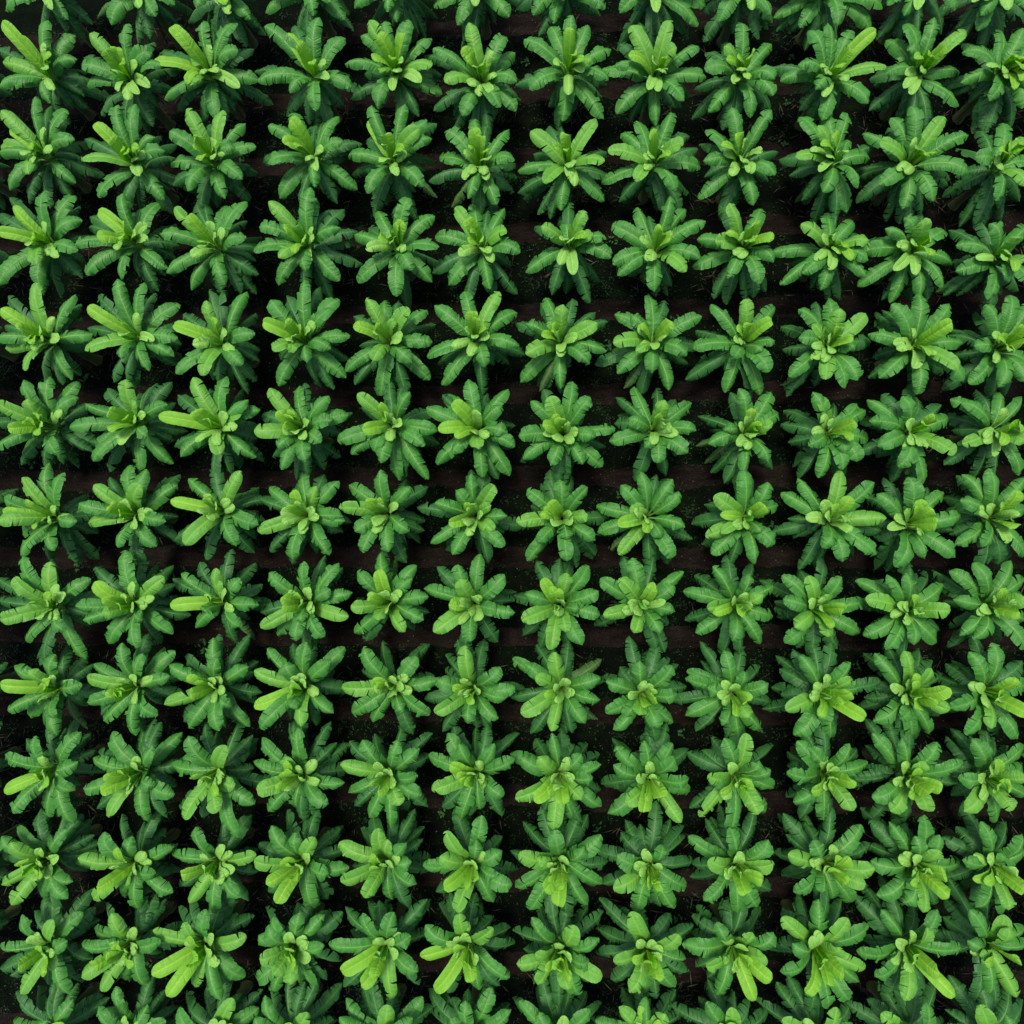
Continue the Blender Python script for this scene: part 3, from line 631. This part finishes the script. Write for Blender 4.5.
# ------------------------------------------------------------------ ground
def grid_sheet(name, x0, x1, y0, y1, nx, ny, z, amp, mat, edge_wob=0.0):
    xs = np.linspace(x0, x1, nx); ys = np.linspace(0, 1, ny)
    X, Y = np.meshgrid(xs, ys, indexing='ij')
    lo = y0 + edge_wob*(np.sin(X*1.3+y0*3)*0.5+np.sin(X*3.7+y0)*0.3+rng.normal(0, 0.25, X.shape[0])[:, None])
    hi = y1 + edge_wob*(np.sin(X*1.1+y1*3)*0.5+np.sin(X*4.1+y1)*0.3+rng.normal(0, 0.25, X.shape[0])[:, None])
    YY = lo+(hi-lo)*Y
    Z = z+amp*(np.sin(X*1.7+YY*2.3)+np.sin(X*3.1-YY*1.9))*0.5
    V = np.stack((X, YY, Z), -1).reshape(-1, 3)
    i, j = np.meshgrid(np.arange(nx-1), np.arange(ny-1), indexing='ij')
    q = (i*ny+j).ravel()
    F = np.stack((q, q+ny, q+ny+1, q+1), -1)
    o = bpy.data.objects.new(name, mesh_from(name, V, F, None, mat)); C.objects.link(o)
    o['kind'] = 'structure'
    return o

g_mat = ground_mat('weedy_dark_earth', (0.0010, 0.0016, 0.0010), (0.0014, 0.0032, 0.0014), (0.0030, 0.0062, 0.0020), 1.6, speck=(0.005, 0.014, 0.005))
d_mat = ground_mat('damp_brown_soil', (0.0050, 0.0036, 0.0029), (0.0085, 0.0061, 0.0050), (0.0145, 0.0105, 0.0084), 1.2, stretch=3.0)
g = grid_sheet('ground', -150, 150, -150, 150, 2, 2, 0.0, 0.0, g_mat)
STRIPS = [-55, 25, 92, 158, 232, 312, 394, 478, 557, 636, 712, 797, 880, 965, 1045]
strip_y = []
for sy in STRIPS:
    yc = at(548, sy, 0)[1]; strip_y.append(yc)
    grid_sheet('dirt_track', -22, 22, yc-0.33, yc+0.33, 300, 5, 0.012, 0.0, d_mat, 0.10)

# weeds: countless tiny leaves, only on the ground between the tracks
def scatter_leaves(name, n, sampler, size, tilt, mat, zlift=(0.01, 0.06), asp=0.4):
    P = sampler(n); n = len(P)
    a = rng.uniform(0, 2*math.pi, n); t = rng.uniform(-tilt, tilt, n)
    s = rng.uniform(size[0], size[1], n)
    D = np.stack((np.cos(a)*np.cos(t), np.sin(a)*np.cos(t), np.sin(t)), -1)*s[:, None]
    S = np.stack((-np.sin(a), np.cos(a), rng.uniform(-0.5, 0.5, n)), -1)*(s*asp*0.5)[:, None]
    B = np.concatenate((P, rng.uniform(zlift[0], zlift[1], n)[:, None]), 1)
    B[:, 2] += s*0.5*np.abs(np.sin(t))
    V = np.stack((B-D*0.5, B+S-D*0.05, B+D*0.5, B-S-D*0.05), 1).reshape(-1, 3)
    F = np.arange(n*4).reshape(-1, 4)
    o = bpy.data.objects.new(name, mesh_from(name, V, F, None, mat, False)); C.objects.link(o)
    return o

strip_arr = np.array(strip_y)
def off_strip(P, d=0.30):
    k = np.min(np.abs(P[:, 1:2]-strip_arr[None, :]), axis=1)
    return P[k > d*rng.uniform(0.35, 1.25, len(P))]
def weeds(n):
    cl = rng.uniform((-19, -17), (18, 18), (n//26, 2))
    P = np.repeat(cl, 18, 0)+rng.normal(0, 0.10, (len(cl)*18, 2))
    Q = rng.uniform((-19, -17), (18, 18), (n-len(P), 2))
    return off_strip(np.concatenate((P, Q)))
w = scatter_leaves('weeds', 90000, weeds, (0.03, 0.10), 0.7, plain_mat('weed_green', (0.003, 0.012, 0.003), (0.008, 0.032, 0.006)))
w['kind'] = 'stuff'; w['label'] = 'dark green ground cover of small weeds between the dirt tracks'; w['category'] = 'weeds'
PX = np.array(plant_xy)
def rosette(n):                              # bigger broad-leaved weeds
    cl = off_strip(rng.uniform((-17, -15), (16, 16), (150, 2)), 0.25)
    return np.repeat(cl, 9, 0)+rng.normal(0, 0.07, (len(cl)*9, 2))
w2 = scatter_leaves('low_weeds', 1, rosette, (0.08, 0.17), 0.5, plain_mat('low_weed_green', (0.008, 0.036, 0.010), (0.024, 0.085, 0.018)), (0.04, 0.12), 0.5)
w2['kind'] = 'stuff'; w2['label'] = 'scattered broad-leaved weeds on the dark soil'; w2['category'] = 'weeds'
def near_plants(n):
    i = rng.integers(0, len(PX), n)
    a = rng.uniform(0, 6.283, n); r = rng.uniform(0.1, 1.05, n)
    P = PX[i]+np.stack((np.cos(a)*r, np.sin(a)*r*0.75), -1)
    keep = rng.random(n) < np.where((np.abs(P[:, 1]) > 8) | (np.abs(P[:, 0]) > 10), 1.0, 0.2)
    return P[keep]
lt = scatter_leaves('leaf_litter', 9000, near_plants, (0.10, 0.42), 0.45, plain_mat('dry_litter', (0.010, 0.008, 0.005), (0.085, 0.066, 0.042), 0.9), (0.02, 0.14), 0.07)
lt['kind'] = 'stuff'; lt['label'] = 'dry brown leaf strips littered round the plant bases'; lt['category'] = 'leaf litter'
def anyg(n): return rng.uniform((-19, -17), (18, 18), (n, 2))
lf = scatter_leaves('soil_debris', 9000, anyg, (0.02, 0.06), 0.4, plain_mat('soil_crumbs', (0.02, 0.015, 0.012), (0.10, 0.075, 0.05), 0.9), (0.018, 0.035), 0.6)
lf['kind'] = 'stuff'; lf['label'] = 'fine crumbs and bits of dead leaf on the soil'; lf['category'] = 'debris'

# ------------------------------------------------------------------ light
SUN_EL, SUN_AZ = math.radians(76), math.radians(330)
w_ = bpy.data.worlds.new('World'); scene.world = w_; w_.use_nodes = True
nt = w_.node_tree
bg = nt.nodes['Background']
sky = nt.nodes.new('ShaderNodeTexSky'); sky.sky_type = 'NISHITA'; sky.sun_disc = False
sky.sun_elevation = SUN_EL; sky.sun_rotation = SUN_AZ; sky.air_density = 1.0; sky.dust_density = 3.0; sky.ozone_density = 1.0
nt.links.new(sky.outputs[0], bg.inputs[0]); bg.inputs[1].default_value = 0.072
sd = bpy.data.lights.new('sun', 'SUN'); sd.energy = 1.5; sd.angle = math.radians(16); sd.color = (1.0, 0.94, 0.80)
so = bpy.data.objects.new('sun', sd); C.objects.link(so)
dirv = Vector((math.sin(SUN_AZ)*math.cos(SUN_EL), math.cos(SUN_AZ)*math.cos(SUN_EL), math.sin(SUN_EL)))
so.rotation_euler = dirv.to_track_quat('Z', 'Y').to_euler()
so.location = (0, 0, 30)

vs = scene.view_settings
vs.view_transform = 'Standard'; vs.look = 'None'; vs.gamma = 1; vs.use_curve_mapping = False; vs.exposure = 1.40
scene.render.engine = 'CYCLES'
scene.cycles.max_bounces = 5; scene.cycles.diffuse_bounces = 3; scene.cycles.transmission_bounces = 3
scene.render.resolution_x = scene.render.resolution_y = 1024
